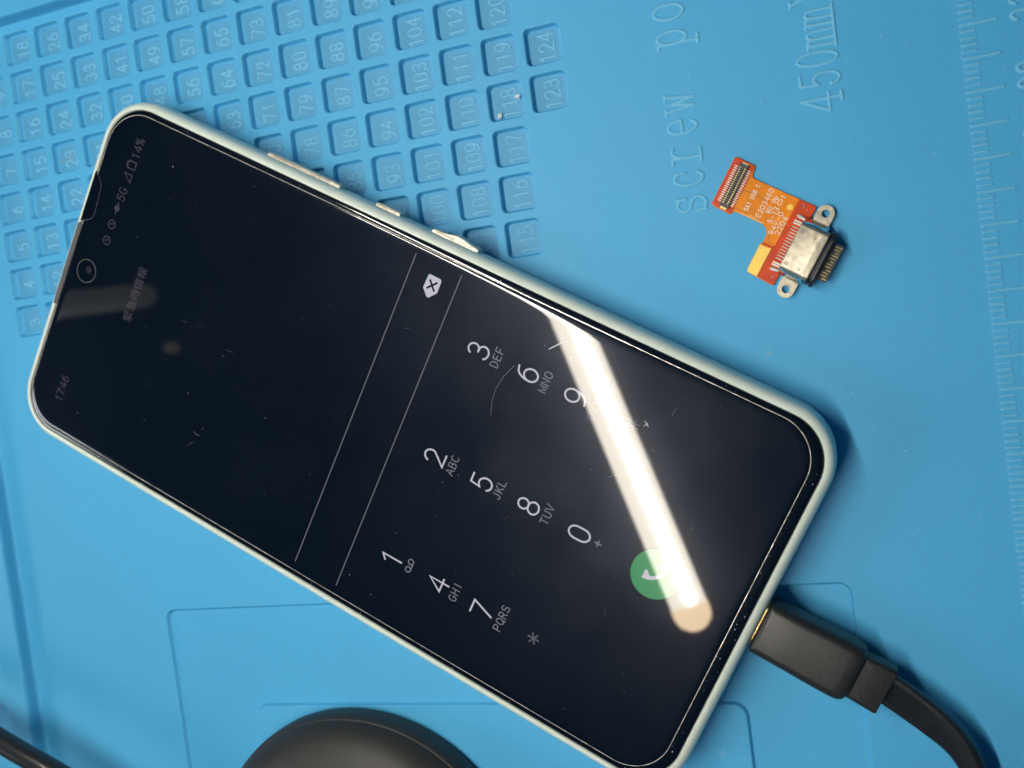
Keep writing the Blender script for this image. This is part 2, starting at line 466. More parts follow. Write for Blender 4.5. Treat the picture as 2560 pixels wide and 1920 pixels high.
for st, hw, hh in strokes:
    P = np.array(st)
    x0, y0 = P.min(0) - .6; x1, y1 = P.max(0) + .6
    w_ = win(x0, x1, y0, y1)
    XX, YY = X[w_], Y[w_]
    if XX.size == 0: continue
    dm = np.full(XX.shape, 9.)
    for (ax_, ay_), (bx_, by_) in zip(P[:-1], P[1:]):
        dx, dy = bx_ - ax_, by_ - ay_; L2 = dx * dx + dy * dy
        if L2 < 1e-9: continue
        t = np.clip(((XX - ax_) * dx + (YY - ay_) * dy) / L2, 0, 1)
        dm = np.minimum(dm, np.hypot(XX - ax_ - t * dx, YY - ay_ - t * dy))
    add = hh * smooth(1 - (dm - hw) / .12)
    if 'EX' not in globals(): EX = np.zeros_like(X)
    EX[w_] = np.maximum(EX[w_], add)
Z += EX
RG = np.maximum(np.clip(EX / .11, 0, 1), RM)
# soft unevenness of the moulding
ph = rng.uniform(0, 6.28, (6, 2)); 
for i, (kx, ky) in enumerate(((.05, .09), (.11, .04), (.16, .13), (.07, .21), (.24, .06), (.19, .26))):
    Z += .05 / (i + 1) * np.sin(X * kx + ph[i, 0]) * np.cos(Y * ky + ph[i, 1])
nx, ny = len(xs), len(ys)
top = np.stack([X, Y, Z], -1).reshape(-1, 3)
idx = np.arange(nx * ny).reshape(nx, ny)
q = np.stack([idx[:-1, :-1], idx[1:, :-1], idx[1:, 1:], idx[:-1, 1:]], -1).reshape(-1, 4)
# skirt and underside
rim = np.concatenate([idx[:, 0], idx[-1, 1:], idx[-2::-1, -1], idx[0, -2:0:-1]])
nb = len(rim); base_i = len(top)
bot = top[rim].copy(); bot[:, 2] = -3.95
vall = np.concatenate([top, bot])
j = (np.arange(nb) + 1) % nb
sk = np.stack([rim[j], rim, base_i + np.arange(nb), base_i + j], -1)
me = bpy.data.meshes.new('mat_sheet')
nv = len(vall); faces = np.concatenate([q, sk]); nf = len(faces)
me.vertices.add(nv); me.vertices.foreach_set('co', (vall * S).astype(np.float32).ravel())
me.loops.add(nf * 4); me.loops.foreach_set('vertex_index', faces.astype(np.int32).ravel())
me.polygons.add(nf); me.polygons.foreach_set('loop_start', np.arange(0, nf * 4, 4, dtype=np.int32))
try: me.polygons.foreach_set('loop_total', np.full(nf, 4, dtype=np.int32))
except Exception: pass
me.update(calc_edges=True); me.validate()
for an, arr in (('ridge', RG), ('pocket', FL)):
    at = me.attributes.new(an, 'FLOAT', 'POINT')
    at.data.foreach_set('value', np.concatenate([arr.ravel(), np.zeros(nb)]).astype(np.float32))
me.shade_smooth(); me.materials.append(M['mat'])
mato = bpy.data.objects.new('repair_mat', me); COL.objects.link(mato)
tag(mato, 'blue silicone repair mat with numbered square pockets and moulded ruler, under everything else', 'mat')

# ------------------------------------------------------------------ phone
A32 = math.radians(-32.0)
PX, PY = 81.65, -28.81
phone = thing('smartphone', 'mint green smartphone showing a dial pad on its black screen, across the blue mat', 'phone', (PX, PY, .03), A32)
def pw(u, v, z=0):
    return (PX + u * math.cos(A32) - v * math.sin(A32), PY + u * math.sin(A32) + v * math.cos(A32), z)
HU, HV = 73.8, 35.25
mb = MB()
prof = [(3.2, 0), (1.6, .22), (.7, .8), (.18, 1.8), (0, 3.0), (0, 5.8), (.12, 6.9), (.42, 7.75), (.85, 8.25), (1.25, 8.47), (1.62, 8.52), (1.72, 8.42), (1.78, 7.9), (2.6, 7.85)]
mb.loft([rrect(-HU + i, HU - i, -HV + i, HV - i, 9.6 - i, z, 14) for i, z in prof])
frame = mb.build('frame', M['frame'], phone)
auto_smooth(frame, 50)
# USB opening at the bottom end, and the speaker slot are hidden by the plug; SIM tray outline on the long side
mb = MB()
ring = [(p[0], HV + .012, p[1]) for p in [(a, b) for a, b, _ in rrect(12.9, 27.7, 3.1, 5.1, .95, 0, 5)]]
n_ = len(ring); vs = []
for p in ring: vs.append(p)
for a, b, _ in rrect(13.03, 27.57, 3.23, 4.97, .85, 0, 5): vs.append((a, HV + .012, b))
mb.add(vs, [(i, (i + 1) % n_, n_ + (i + 1) % n_, n_ + i) for i in range(n_)])
mb.build('card_tray_seam', M['chip'], phone, smooth=False)
# glass slab
mb = MB()
mb.loft([rrect(-72.0 + i, 72.0 - i, -33.45 + i, 33.45 - i, 7.9 - i, z, 14) for i, z in
         [(0, 7.9), (0, 8.28), (.12, 8.43), (.35, 8.52), (.8, 8.57), (1.6, 8.59)]])
g = mb.build('screen_glass', M['border_glass'], phone); auto_smooth(g, 60)
# protector film with rounded edge
mb = MB()
mb.loft([rrect(-71.35 + i, 70.1 - i, -32.3 + i, 32.5 - i, max(7.3 - i, 2.4), z, 16) for i, z in
         [(0, 8.60), (.02, 8.74), (.08, 8.80), (.20, 8.84), (.40, 8.869), (.65, 8.886), (.95, 8.896), (1.3, 8.90), (1.8, 8.90)]])
prot = mb.build('screen_protector', M['glass'], phone); auto_smooth(prot, 60)
# thin pale line along the protector edge: its reflected glint painted as colour
mb = MB()
mb.ribbon([(p[0], p[1]) for p in rrect(-71.28, 70.03, -32.23, 32.43, 7.2, 0, 12)], .20, 8.80, True)
for i, v in enumerate(mb.v): pass
M['edge'] = simple('painted_edge_glint', (.62, .56, .52), .2, .3, .5, 700, 1, 900)
mb.build('protector_edge_glint', M['edge'], phone, smooth=False)
# notch in the protector above the speaker, and the speaker strip beside it
def offs(poly, k):
    c = Vector((sum(p[0] for p in poly) / len(poly), sum(p[1] for p in poly) / len(poly)))
    return [(c.x + (p[0] - c.x) * k, c.y + (p[1] - c.y) * k) for p in poly]
notch = [(-71.9, 18.8), (-70.9, 18.2), (-70.0, 17.3), (-69.6, 16.3), (-69.25, 12.0), (-69.2, 10.7), (-69.7, 9.8), (-70.8, 9.1), (-71.9, 8.7)]
mb = MB().loft([[(x, y, 8.6) for x, y in notch], [(x, y, 8.915) for x, y in notch], [(x, y, 8.925) for x, y in offs(notch, .95)]], True, True)
nt_ = mb.build('speaker_notch', M['border_glass'], phone, smooth=False)
mb = MB().ribbon(notch, .07, 8.93)
mb.build('notch_edge', M['chip'], phone, smooth=False)
mb = MB().loft([rrect(-72.3, -71.25, -9.0, 8.3, .3, 8.5, 4), rrect(-72.25, -71.3, -8.95, 8.25, .25, 8.93, 4)])
mb.build('speaker_strip', M['chip'], phone, smooth=False)
# front camera
M['lens'] = simple('dark_lens', (.02, .018, .022), .15, coat=.5)
fc = MB().disc(-67.05, .1, 2.25, 8.905, 40).build('front_camera', M['border_glass'], phone, smooth=False)
MB().disc(-67.05, .1, 2.30, 8.908, 40, 2.16).build('camera_ring', M['chip'], fc, smooth=False)
MB().disc(-66.6, .5, .7, 8.909, 24).build('camera_lens', M['lens'], fc, smooth=False)
# side buttons
def button(name, u0, u1, z0=3.7, z1=6.3, bulge=0, lab=None):
    b = MB(); n = 14
    rings = []
    for k in range(n + 1):
        u = u0 + (u1 - u0) * k / n
        out = .65 + bulge * math.exp(-((k / n - .55) / .22) ** 2)
        if k in (0, n): out *= .8
        hh = (z1 - z0) / 2; zc = (z0 + z1) / 2
        rings.append([(u, HV - .4, zc - hh), (u, HV + out - .2, zc - hh), (u, HV + out, zc - hh + .25), (u, HV + out, zc + hh - .25), (u, HV + out - .2, zc + hh), (u, HV - .4, zc + hh)])
    b.loft(rings)
    o = b.build(name, M['pale'], phone, smooth=False)
    if lab: o['label'] = lab
    d_ = MB()
    d_.ribbon([(u0 + (u1 - u0) * .08, HV + .28), (u0 + (u1 - u0) * .35, HV + .33), (u0 + (u1 - u0) * .45, HV + .25)], .16, z1 + .01)
    d_.ribbon([(u0 + (u1 - u0) * .52, HV + .30), (u0 + (u1 - u0) * .72, HV + .36), (u0 + (u1 - u0) * .88, HV + .30)], .09, z1 + .01)
    d_.build('grime_line', M['dirt'], o, smooth=False)
button('volume_button', -39.4, -23.4)
button('power_button', -15.6, -10.6)
button('fingerprint_button', -3.8, 5.4, bulge=.55, lab='bent and worn side button')

# what the display shows
ZS = 8.912
def T(txt, u, v, h, gw, adv): return text_strokes(txt, u, v, h, gw, adv)
for ch, u, v in (('1', 13.2, -20.5), ('2', 13.3, .1), ('3', 13.2, 20.6), ('4', 22.9, -20.3), ('5', 22.9, .1), ('6', 22.7, 20.7),
                 ('7', 32.0, -20.5), ('8', 32.0, .3), ('9', 31.8, 20.8), ('0', 41.8, .2)):
    text_part('dial_digit', T(ch, u, v, 3.85, 2.5, 0), .31, ZS, M['white_pix'], phone)
for t, u, v in (('ABC', 16.85, .3), ('DEF', 16.7, 20.9), ('GHI', 26.3, -20.0), ('JKL', 26.2, .4), ('MNO', 26.1, 20.8), ('PQRS', 35.7, -20.0), ('TUV', 35.55, .5), ('WXYZ', 35.5, 20.9)):
    text_part('key_letters', T(t, u, v, 1.42, .98, 1.28), .15, ZS, M['dim_pix'] if t == 'WXYZ' else M['grey_pix'], phone)
text_part('plus_sign', T('+', 45.3, .2, 1.5, 1.3, 0), .17, ZS, M['grey_pix'], phone)
text_part('star_key', T('*', 42.2, -20.3, 2.4, 2.2, 0), .30, ZS, M['faint_pix'], phone)
text_part('hash_key', T('#', 42.1, 20.9, 2.4, 2.0, 0), .22, ZS, M['dim_pix'], phone)
vm = [[(16.75 + .5 * math.cos(t), -20.75 + .5 * math.sin(t)) for t in [i * math.pi / 8 for i in range(17)]],
      [(16.75 + .5 * math.cos(t), -19.25 + .5 * math.sin(t)) for t in [i * math.pi / 8 for i in range(17)]], [(17.25, -20.75), (17.25, -19.25)]]
text_part('voicemail_icon', vm, .17, ZS, M['grey_pix'], phone)
MB().ribbon([(-3.93, -30.5), (-3.93, 30.95)], .16, ZS).build('divider_line', M['line_pix'], phone, smooth=False)
MB().ribbon([(5.3, -30.5), (5.3, 30.9)], .16, ZS).build('divider_line', M['line_pix'], phone, smooth=False)
bk = MB()
pts = [(-.35, 28.55), (-.15, 28.8), (2.0, 28.75), (2.3, 28.45), (2.35, 26.3), (1.2, 25.0), (.95, 24.95), (.7, 25.05), (-.45, 26.2)]
bk.add([(u, v, ZS) for u, v in pts], [tuple(range(len(pts)))])
bko = bk.build('backspace_key', M['white_pix'], phone, smooth=False)
text_part('cross_mark', [[(.30, 26.45), (1.62, 27.85)], [(1.62, 26.45), (.30, 27.85)]], .36, ZS + .004, M['glass'], bko)
call = MB().disc(55.9, .2, 4.18, ZS, 56).build('call_button', M['green_pix'], phone, smooth=False)
hs = MB()
L_, R_ = [], []
for i in range(21):
    k = i / 20; t = math.radians(-92 + 96 * k)
    e = 1 / (1 + math.exp((min(k, 1 - k) - .2) * 40))
    ri = 3.3 - (.62 + .95 * e)
    L_.append((54.15 + 3.3 * math.cos(t), 1.95 + 3.3 * math.sin(t), ZS + .004)); R_.append((54.15 + ri * math.cos(t), 1.95 + ri * math.sin(t), ZS + .004))
hs.add(L_ + R_, [(i, i + 1, 21 + i + 1, 21 + i) for i in range(20)])
hs.build('handset_icon', M['white_pix'], call, smooth=False)
# status bar, and the emergency information line
text_part('clock_text', T('17', -64.1, -25.5, 1.75, 1.05, 1.35) + T(':', -64.1, -24.05, 1.75, .8, 0) + T('46', -64.1, -22.5, 1.75, 1.05, 1.35), .2, ZS, M['dim_pix'], phone)
text_part('battery_text', T('14%', -64.3, 26.2, 1.75, 1.15, 1.42), .2, ZS, M['dim_pix'], phone)
text_part('network_text', T('5G', -64.6, 17.0, 1.75, 1.15, 1.4), .2, ZS, M['dim_pix'], phone)
ib = MB()
ib.ribbon([(-63.7, 19.6), (-63.7, 21.1), (-65.5, 21.1)], .22, ZS, True)
ib.build('signal_icon', M['dim_pix'], phone, smooth=False)
MB().ribbon([(-63.6, 22.2), (-65.3, 22.2), (-65.3, 22.6), (-65.6, 22.6), (-65.6, 23.2), (-65.3, 23.2), (-65.3, 23.6), (-63.6, 23.6)], .24, ZS, True).build('battery_icon', M['dim_pix'], phone, smooth=False)
for v in (7.5, 10.8):
    text_part('clock_icon', [[(-64.75 + .8 * math.cos(t), v + .8 * math.sin(t)) for t in [i * math.pi / 10 for i in range(21)]], [(-65.1, v), (-64.6, v), (-64.6, v + .35)]], .2, ZS, M['dim_pix'], phone)
MB().disc(-64.7, 14.1, .62, ZS, 16).ribbon([(-64.7, 13.1), (-64.7, 15.1)], .3, ZS + .002).build('vibrate_icon', M['dim_pix'], phone, smooth=False)
cu = bpy.data.curves.new('emergency_text', 'FONT'); cu.body = '緊急時情報'; cu.size = 2.25 * S; cu.align_x = 'CENTER'; cu.align_y = 'CENTER'
to = bpy.data.objects.new('tmp', cu); COL.objects.link(to)
dg = bpy.context.evaluated_depsgraph_get()
me = bpy.data.meshes.new_from_object(to.evaluated_get(dg))
bpy.data.objects.remove(to)
me.materials.clear(); me.materials.append(M['dim_pix'])
et = bpy.data.objects.new('emergency_text', me); COL.objects.link(et); et.parent = phone
et.matrix_local = Matrix.Translation((-54.7 * S, .5 * S, ZS * S)) @ Matrix.Rotation(math.radians(90), 4, 'Z')
# scratches and hairs on the protector
sb = MB()
sb.ribbon([(24.4, 26.1), (25.4, 27.3), (26.2, 28.3), (26.7, 28.6)], .13, ZS)
sb.ribbon([(25.0, 28.7), (25.5, 29.3), (25.6, 30.0)], .07, ZS + .001)
sb.ribbon([(35.5, 24.5), (35.9, 24.9), (36.0, 25.6)], .07, ZS)
sb.ribbon([(44.0, 21.5), (44.4, 22.2)], .06, ZS); sb.ribbon([(43.8, 22.3), (44.7, 21.7)], .06, ZS + .002)
sb.build('scratch', M['speck'], phone, smooth=False)
M['hairline'] = simple('hairline_scratch', (.14, .14, .15), .4)
def hair(pts, w_): MB().ribbon(pts, w_, ZS).build('faint_scratch', M['hairline'], phone, smooth=False)
hair([(20.0, 20.9), (19.1, 18.6), (18.6, 15.9), (18.9, 13.5), (19.7, 11.3)], .05)
hair([(-33.0, -18.0), (-32.2, -18.4), (-31.5, -18.2)], .07)
for _ in range(12):
    u = random.uniform(-50, 66); v = random.uniform(-28, 28); a = random.uniform(0, 3.14); l = random.uniform(.3, 2.2)
    b_ = random.uniform(-.2, .2)
    hair([(u, v), (u + l / 2 * math.cos(a) + b_, v + l / 2 * math.sin(a)), (u + l * math.cos(a), v + l * math.sin(a))], random.uniform(.02, .05))

# ------------------------------------------------------------------ USB cable
cable = thing('charging_cable', 'black flat charging cable with its plug pushed into the bottom of the phone', 'cable', pw(73.9, -.05, 0), A32)
# local axes: x along the phone, origin at the mouth of the port
def sec(u, hv, hz, r, zc, n=6):
    return [(u, a, b + zc) for a, b, _ in rrect(-hv, hv, -hz, hz, r, 0, n)]
MB().loft([sec(-.2, 4.0, 1.25, 1.2, 4.55), sec(.32, 4.0, 1.25, 1.2, 4.55)]).build('connector_shell', M['gold'], cable)
pl = [(.30, 4.25, 2.75, 1.4), (.42, 4.55, 3.0, 1.5), (1.2, 4.62, 3.12, 1.5), (6, 4.72, 3.2, 1.6), (11, 4.85, 3.25, 1.6), (14, 4.9, 3.25, 1.7), (15.3, 4.85, 3.2, 1.8), (16.1, 4.55, 3.0, 2.0), (16.5, 4.05, 2.7, 2.2), (16.62, 3.3, 2.2, 2.0)]
o = MB().loft([sec(u, a, b, r, 4.55) for u, a, b, r in pl]).build('plug_housing', M['black_plastic'], cable); auto_smooth(o, 60)
o = MB().loft([sec(16.4, 3.85, 2.1, .9, 4.5), sec(21.2, 3.98, 2.15, .7, 4.5), sec(21.4, 3.9, 2.1, .7, 4.5), sec(21.45, 3.2, 1.5, .7, 4.5)]).build('strain_relief', M['black_plastic'], cable); auto_smooth(o, 50)
# cord: flat ribbon that curves round and rolls on to its edge
path_w = [(161.9, -78.6, 4.5), (164.3, -80.5, 4.5), (166.8, -82.7, 4.4), (169.2, -85.0, 4.3), (171.3, -87.5, 4.1), (172.9, -90.3, 3.9), (173.9, -93.6, 3.7), (174.1, -97.5, 3.4), (173.2, -103, 3.2), (170.0, -112, 3.1), (163, -123, 3.1), (150, -133, 3.1)]
def catmull(P, n=8):
    out = []
    for i in range(len(P) - 1):
        p0 = Vector(P[max(i - 1, 0)]); p1 = Vector(P[i]); p2 = Vector(P[i + 1]); p3 = Vector(P[min(i + 2, len(P) - 1)])
        for k in range(n):
            t = k / n
            out.append(.5 * ((2 * p1) + (-p0 + p2) * t + (2 * p0 - 5 * p1 + 4 * p2 - p3) * t * t + (-p0 + 3 * p1 - 3 * p2 + p3) * t ** 3))
    out.append(Vector(P[-1])); return out
def flat_cord(path, rolls, hw, ht, inv=None):
    P = catmull(path); mb_ = MB(); rings = []
    n = len(P)
    # cross-section with fine lengthwise ridges on the upper face
    prof_ = []
    K = 26
    for i in range(K + 1):
        x = -hw + .35 + (2 * hw - .7) * i / K
        prof_.append((x, ht + (.07 if i % 2 else -.02) * (1 if 2 < i < K - 2 else 0)))
    prof_ = [(-hw, -ht * .4), (-hw, ht * .4), (-hw + .12, ht * .82)] + prof_ + [(hw - .12, ht * .82), (hw, ht * .4), (hw, -ht * .4), (hw - .35, -ht), (-hw + .35, -ht)]
    for i, p in enumerate(P):
        d_ = (P[min(i + 1, n - 1)] - P[max(i - 1, 0)]).normalized()
        side = d_.cross(Vector((0, 0, 1))).normalized(); up = side.cross(d_)
        t = i / (n - 1) * (len(rolls) - 1); a_ = int(min(t, len(rolls) - 2)); rr = rolls[a_] + (rolls[a_ + 1] - rolls[a_]) * (t - a_)
        rr = math.radians(rr)
        s2 = side * math.cos(rr) + up * math.sin(rr); u2 = -side * math.sin(rr) + up * math.cos(rr)
        rings.append([tuple(p + s2 * x + u2 * y) for x, y in prof_])
    return mb_.loft(rings)
cb = flat_cord(path_w, [0, -4, -10, -20, -34, -48, -60, -68, -70, -60, -40, -10], 2.6, .95)
inv = Matrix.Rotation(-A32, 3, 'Z'); og = Vector(pw(73.9, -.05, 0))
cb.v = [tuple(inv @ (Vector(v) - og)) for v in cb.v]
o = cb.build('cord', M['cord'], cable); auto_smooth(o, 50)

# ------------------------------------------------------------------ USB-C charging flex board
A34 = math.radians(-34.06)
board = thing('charging_port_board', 'small orange and red flex board with a steel charging port, lying on the mat', 'circuit board', (157.98, -9.60, .0), A34)
zb = .35
def poly(pts, z0, z1, name, mat, parent=board, smooth_=False, bev=.05):
    c = [(x, y) for x, y in pts]
    a2 = sum(c[i][0] * c[(i + 1) % len(c)][1] - c[(i + 1) % len(c)][0] * c[i][1] for i in range(len(c)))
    if a2 < 0: c = c[::-1]
    def inset(k):
        out = []
        n = len(c)
        for i in range(n):
            p = Vector(c[i]); a = Vector(c[i - 1]); b = Vector(c[(i + 1) % n])
            d1 = (p - a).normalized(); d2 = (b - p).normalized()
            n1 = Vector((-d1.y, d1.x)); n2 = Vector((-d2.y, d2.x)); mm = (n1 + n2)
            mm = mm.normalized() if mm.length > 1e-5 else n1
            out.append(p + mm * k / max(.4, mm.dot(n1)))
        return out
    ring0 = [(p[0], p[1], z0) for p in c]; ring1 = [(p[0], p[1], z1 - bev) for p in c]
    ring2 = [(p.x, p.y, z1) for p in inset(bev)]
    return MB().loft([ring0, ring1, ring2]).build(name, mat, parent, smooth_)
def fillet(pts, rs):
    out = []
    n = len(pts)
    for i, (p, r) in enumerate(zip(pts, rs)):
        P_ = Vector(p); a = Vector(pts[i - 1]); b = Vector(pts[(i + 1) % n])
        if r <= 0: out.append(tuple(P_)); continue
        p1 = P_ + (a - P_).normalized() * r; p2 = P_ + (b - P_).normalized() * r
        for k in range(6):
            t = k / 5
            out.append(tuple((1 - t) ** 2 * p1 + 2 * t * (1 - t) * P_ + t * t * p2))
    return out
outline = fillet([(-17.0, .45), (-13.35, .30), (-13.2, 1.05), (-7.5, 1.10), (-6.75, -.2), (-6.75, -1.55), (-7.0, -1.9), (-7.0, -6.75), (-2.0, -7.0), (-1.7, 7.1), (-5.4, 7.0), (-13.05, 7.0), (-13.3, 8.9), (-17.0, 9.0)],
                 [.5, .3, .4, .9, .4, 0, 0, .7, .5, .7, .5, .6, .4, .6])
flex = poly(outline, zb - .12, zb, 'flex_sheet', M['orange'])
# red masked areas sit on the amber sheet
poly(fillet([(-16.93, .52), (-13.42, .38), (-13.42, 8.83), (-16.93, 8.93)], [.45, .3, .4, .55]), zb - .02, zb + .16, 'connector_pad', M['red'])
redL = [(-5.0, -6.72), (-2.05, -6.9), (-1.75, 7.02), (-4.75, 6.94), (-4.75, -1.1), (-5.2, -1.5), (-6.6, -1.35), (-6.72, -1.75), (-5.0, -1.72)]
poly(redL, zb - .02, zb + .17, 'port_pad', M['red'])
poly(fillet([(-6.95, -6.7), (-5.03, -6.74), (-5.03, -1.82), (-6.95, -1.92)], [.5, .05, .05, .15]), zb - .02, zb + .20, 'gold_contact', M['gold_pad'])
MB().disc(-5.45, 5.25, .48, zb + .012, 20).build('test_pad', M['gold_pad'], board, smooth=False)
tr = MB()
tr.ribbon([(-13.4, 4.75), (-11.1, 4.73), (-9.4, 4.67), (-7.4, 4.55), (-6.2, 3.7), (-5.4, 3.2), (-4.7, 2.3)], .06, zb + .01)
tr.ribbon([(-15.6, 1.0), (-13.1, 1.55), (-9.5, 1.5), (-8.4, 1.3)], .06, zb + .01)
tr.ribbon([(-6.4, .2), (-6.1, -.9), (-5.3, -1.2)], .06, zb + .01)
tr.build('trace', M['dark_trace'], board, smooth=False)
mt_ = MB(); mt_.ribbon([(-12.0, 1.28), (-8.6, 1.25), (-8.1, 1.3)], .12, zb + .012); mt_.ribbon([(-10.9, 1.55), (-8.9, 1.5)], .06, zb + .012)
mt_.build('solder_trace', M['gold'], board, smooth=False)
sk_ = []
def bt(txt, u, v0, v1, h):
    n = len(txt); adv = (v1 - v0) / n
    return [s_ for i, ch in enumerate(txt) for s_ in glyph_strokes(ch, u + h / 2, v0 + i * adv + adv * .12, adv * .72, h)]
sk_ += bt('SX1 USB C', -11.55, 1.85, 6.5, .66)
sk_ += bt('E203460', -9.32, 1.7, 6.75, .80)
sk_ += bt('S-13', -7.25, 1.65, 4.5, .78)
sk_ += bt('1', -7.15, 6.0, 6.6, .72)
sk_ += bt('94V-0', -6.27, .1, 4.1, .80)
sk_ += bt('2204', -5.32, .45, 3.75, .80)
sk_ += [[(-8.0 + .38 * math.cos(t), 5.1 + .75 * math.sin(t)) for t in [k * .3 for k in range(2, 12)]], [(-8.45, 4.75), (-7.75, 5.1), (-8.3, 5.3), (-7.7, 5.65)]]
sk_ += [arc(-7.2, 5.3, .30, .46, 0, 360)]
sk_ += bt('RU', -8.2, 2.95, 4.1, .75)
text_part('silkscreen', sk_, .10, zb + .015, M['silk'], board)
# board-to-board connector
cn = poly([(-15.72, .95), (-14.12, .95), (-14.12, 8.35), (-15.72, 8.35)], zb + .1, zb + .62, 'board_connector', M['conn'])
MB().box(-15.28, -14.58, 1.75, 7.55, zb + .62, zb + .632).build('connector_slot', M['oring'], cn, smooth=False)
MB().box(-15.05, -14.78, 1.95, 7.35, zb + .63, zb + .86).build('connector_rib', M['conn'], cn, smooth=False)
for sx, x0 in ((-1, -15.72), (1, -14.12)):
    gp = MB(); lp = MB()
    for k in range(18):
        y = 1.65 + k * .353
        gp.box(x0 - sx * .40 - .12, x0 - sx * .40 + .12, y - .095, y + .095, zb + .6, zb + .72)
        lp.box(min(x0, x0 + sx * .62), max(x0, x0 + sx * .62), y - .075, y + .075, zb + .15, zb + .27)
    gp.build('contact_row', M['gold'], cn, smooth=False); lp.build('lead_row', M['solder'], cn, smooth=False)
for y in (.72, 8.3):
    MB().box(-15.4, -14.4, y - .12, y + .28, zb + .12, zb + .5).build('anchor_tab', M['gold'], cn, smooth=False)
# steel shell of the port
shell = MB()
def hx(u, hv, hz, r, zc): return [(u, a, b + zc) for a, b, _ in rrect(-hv, hv, -hz, hz, r, 0, 6)]
zc = 1.85
shell.loft([hx(-2.45, 3.75, 1.40, .5, zc), hx(-2.35, 3.95, 1.52, .6, zc), hx(.9, 3.98, 1.55, .7, zc), hx(1.05, 4.02, 1.6, .75, zc), hx(1.35, 4.1, 1.62, .8, zc), hx(2.2, 4.12, 1.62, .9, zc)])
so_ = shell.build('port_shell', M['steel'], board); auto_smooth(so_, 35)
for (u, v) in ((-1.73, 2.51), (.43, 2.44), (-1.69, -2.86), (.41, -2.87)):
    MB().disc(u, v, .27, zc + 1.56, 16, .17).build('weld_dimple', M['dark_trace'], so_, smooth=False)
# bracket: ramps and ears with screw holes
def ear(sgn):
    ring_o, ring_i = [], []
    n = 40; cy = sgn * 6.59
    for k in range(n):
        t = 2 * math.pi * k / n
        ring_i.append((.62 * math.cos(t), cy + .62 * math.sin(t)))
        dx, dy = math.cos(t), math.sin(t) * sgn
        # outline: round outer end, wide foot towards the shell
        if dy >= 0: rr = 1.36
        else:
            rr = min(1.36 / max(abs(dx), 1e-3), 1.75 / max(-dy, 1e-3)) if abs(dx) > 1e-3 else 1.75
        ring_o.append((rr * dx - (0), cy + sgn * rr * dy))
    z0_, z1_ = zb + .35, zb + .75
    vs = [(x, y, z) for z in (z0_, z1_) for ring in (ring_i, ring_o) for x, y in ring]
    f = []
    for k in range(n):
        j_ = (k + 1) % n
        f += [(2 * n + k, 3 * n + k, 3 * n + j_, 2 * n + j_), (k, j_, n + j_, n + k), (n + k, n + j_, 3 * n + j_, 3 * n + k), (k, 2 * n + k, 2 * n + j_, j_)]
    o_ = MB().add(vs, f).build('screw_ear', M['steel'], board, smooth=False)
    # sloping web from the ear up over the side of the shell
    q_ = []
    for y_, z_ in ((4.95, zb + .75), (4.8, zb + .95), (4.6, 1.7), (4.38, 2.4), (4.1, 2.85), (3.75, 3.0)):
        q_.append((y_ * sgn, z_))
    vs = []
    for y_, z_ in q_: vs += [(-2.3, y_, z_), (1.62, y_, z_)]
    for y_, z_ in q_: vs += [(-2.3, y_ - sgn * .05, z_ - .22), (1.62, y_ - sgn * .05, z_ - .22)]
    L6 = len(q_); f = []
    for k in range(L6 - 1):
        f += [(2 * k, 2 * k + 1, 2 * k + 3, 2 * k + 2), (2 * L6 + 2 * k, 2 * L6 + 2 * k + 2, 2 * L6 + 2 * k + 3, 2 * L6 + 2 * k + 1), (2 * k, 2 * k + 2, 2 * L6 + 2 * k + 2, 2 * L6 + 2 * k), (2 * k + 1, 2 * L6 + 2 * k + 1, 2 * L6 + 2 * k + 3, 2 * k + 3)]
    w_o = MB().add(vs, f).build('bracket_web', M['chrome'], board); 
    # hook-shaped soldered leg of the bracket
    MB().tube([(-2.3, sgn * 4.45, 1.5), (-2.8, sgn * 4.5, 1.2), (-3.3, sgn * 4.55, .85), (-3.75, sgn * 4.65, .6)], [.22, .26, .32, .25], 10).build('solder_leg', M['solder'], board)
ear(1); ear(-1)
for k in range(12):
    y = -2.75 + k * .5
    MB().tube([(-2.3, y, 1.1), (-2.65, y, .95), (-3.0, y, .62), (-3.75, y, .57)], .105, 6).build('port_pin', M['solder'], board)
for y in (3.35, 3.75, -3.5, -3.9):
    MB().box(-3.85, -2.5, y - .14, y + .14, zb + .17, zb + .42).build('ground_pin', M['solder'], board, smooth=False)
vi = MB()
for (u, v) in ((-3.9, 6.45), (-3.65, 6.15), (-3.45, 6.5), (-3.0, 5.95), (-2.75, 5.75), (-2.75, 6.2), (-2.95, -5.6), (-2.7, -5.75), (-2.95, -5.95), (-2.65, -6.1), (-3.9, 5.9), (-4.2, -5.1)):
    vi.box(u - .07, u + .07, v - .07, v + .07, zb + .17, zb + .19)
vi.build('via', M['ink'], board, smooth=False, )
vi = MB()
for (u, v) in ((-3.78, 6.45), (-3.53, 6.15), (-2.88, 5.95), (-2.83, -5.6), (-2.83, -5.95)):
    vi.box(u - .045, u + .045, v - .09, v + .09, zb + .17, zb + .2)
vi.build('via_pad', M['solder'], board, smooth=False)
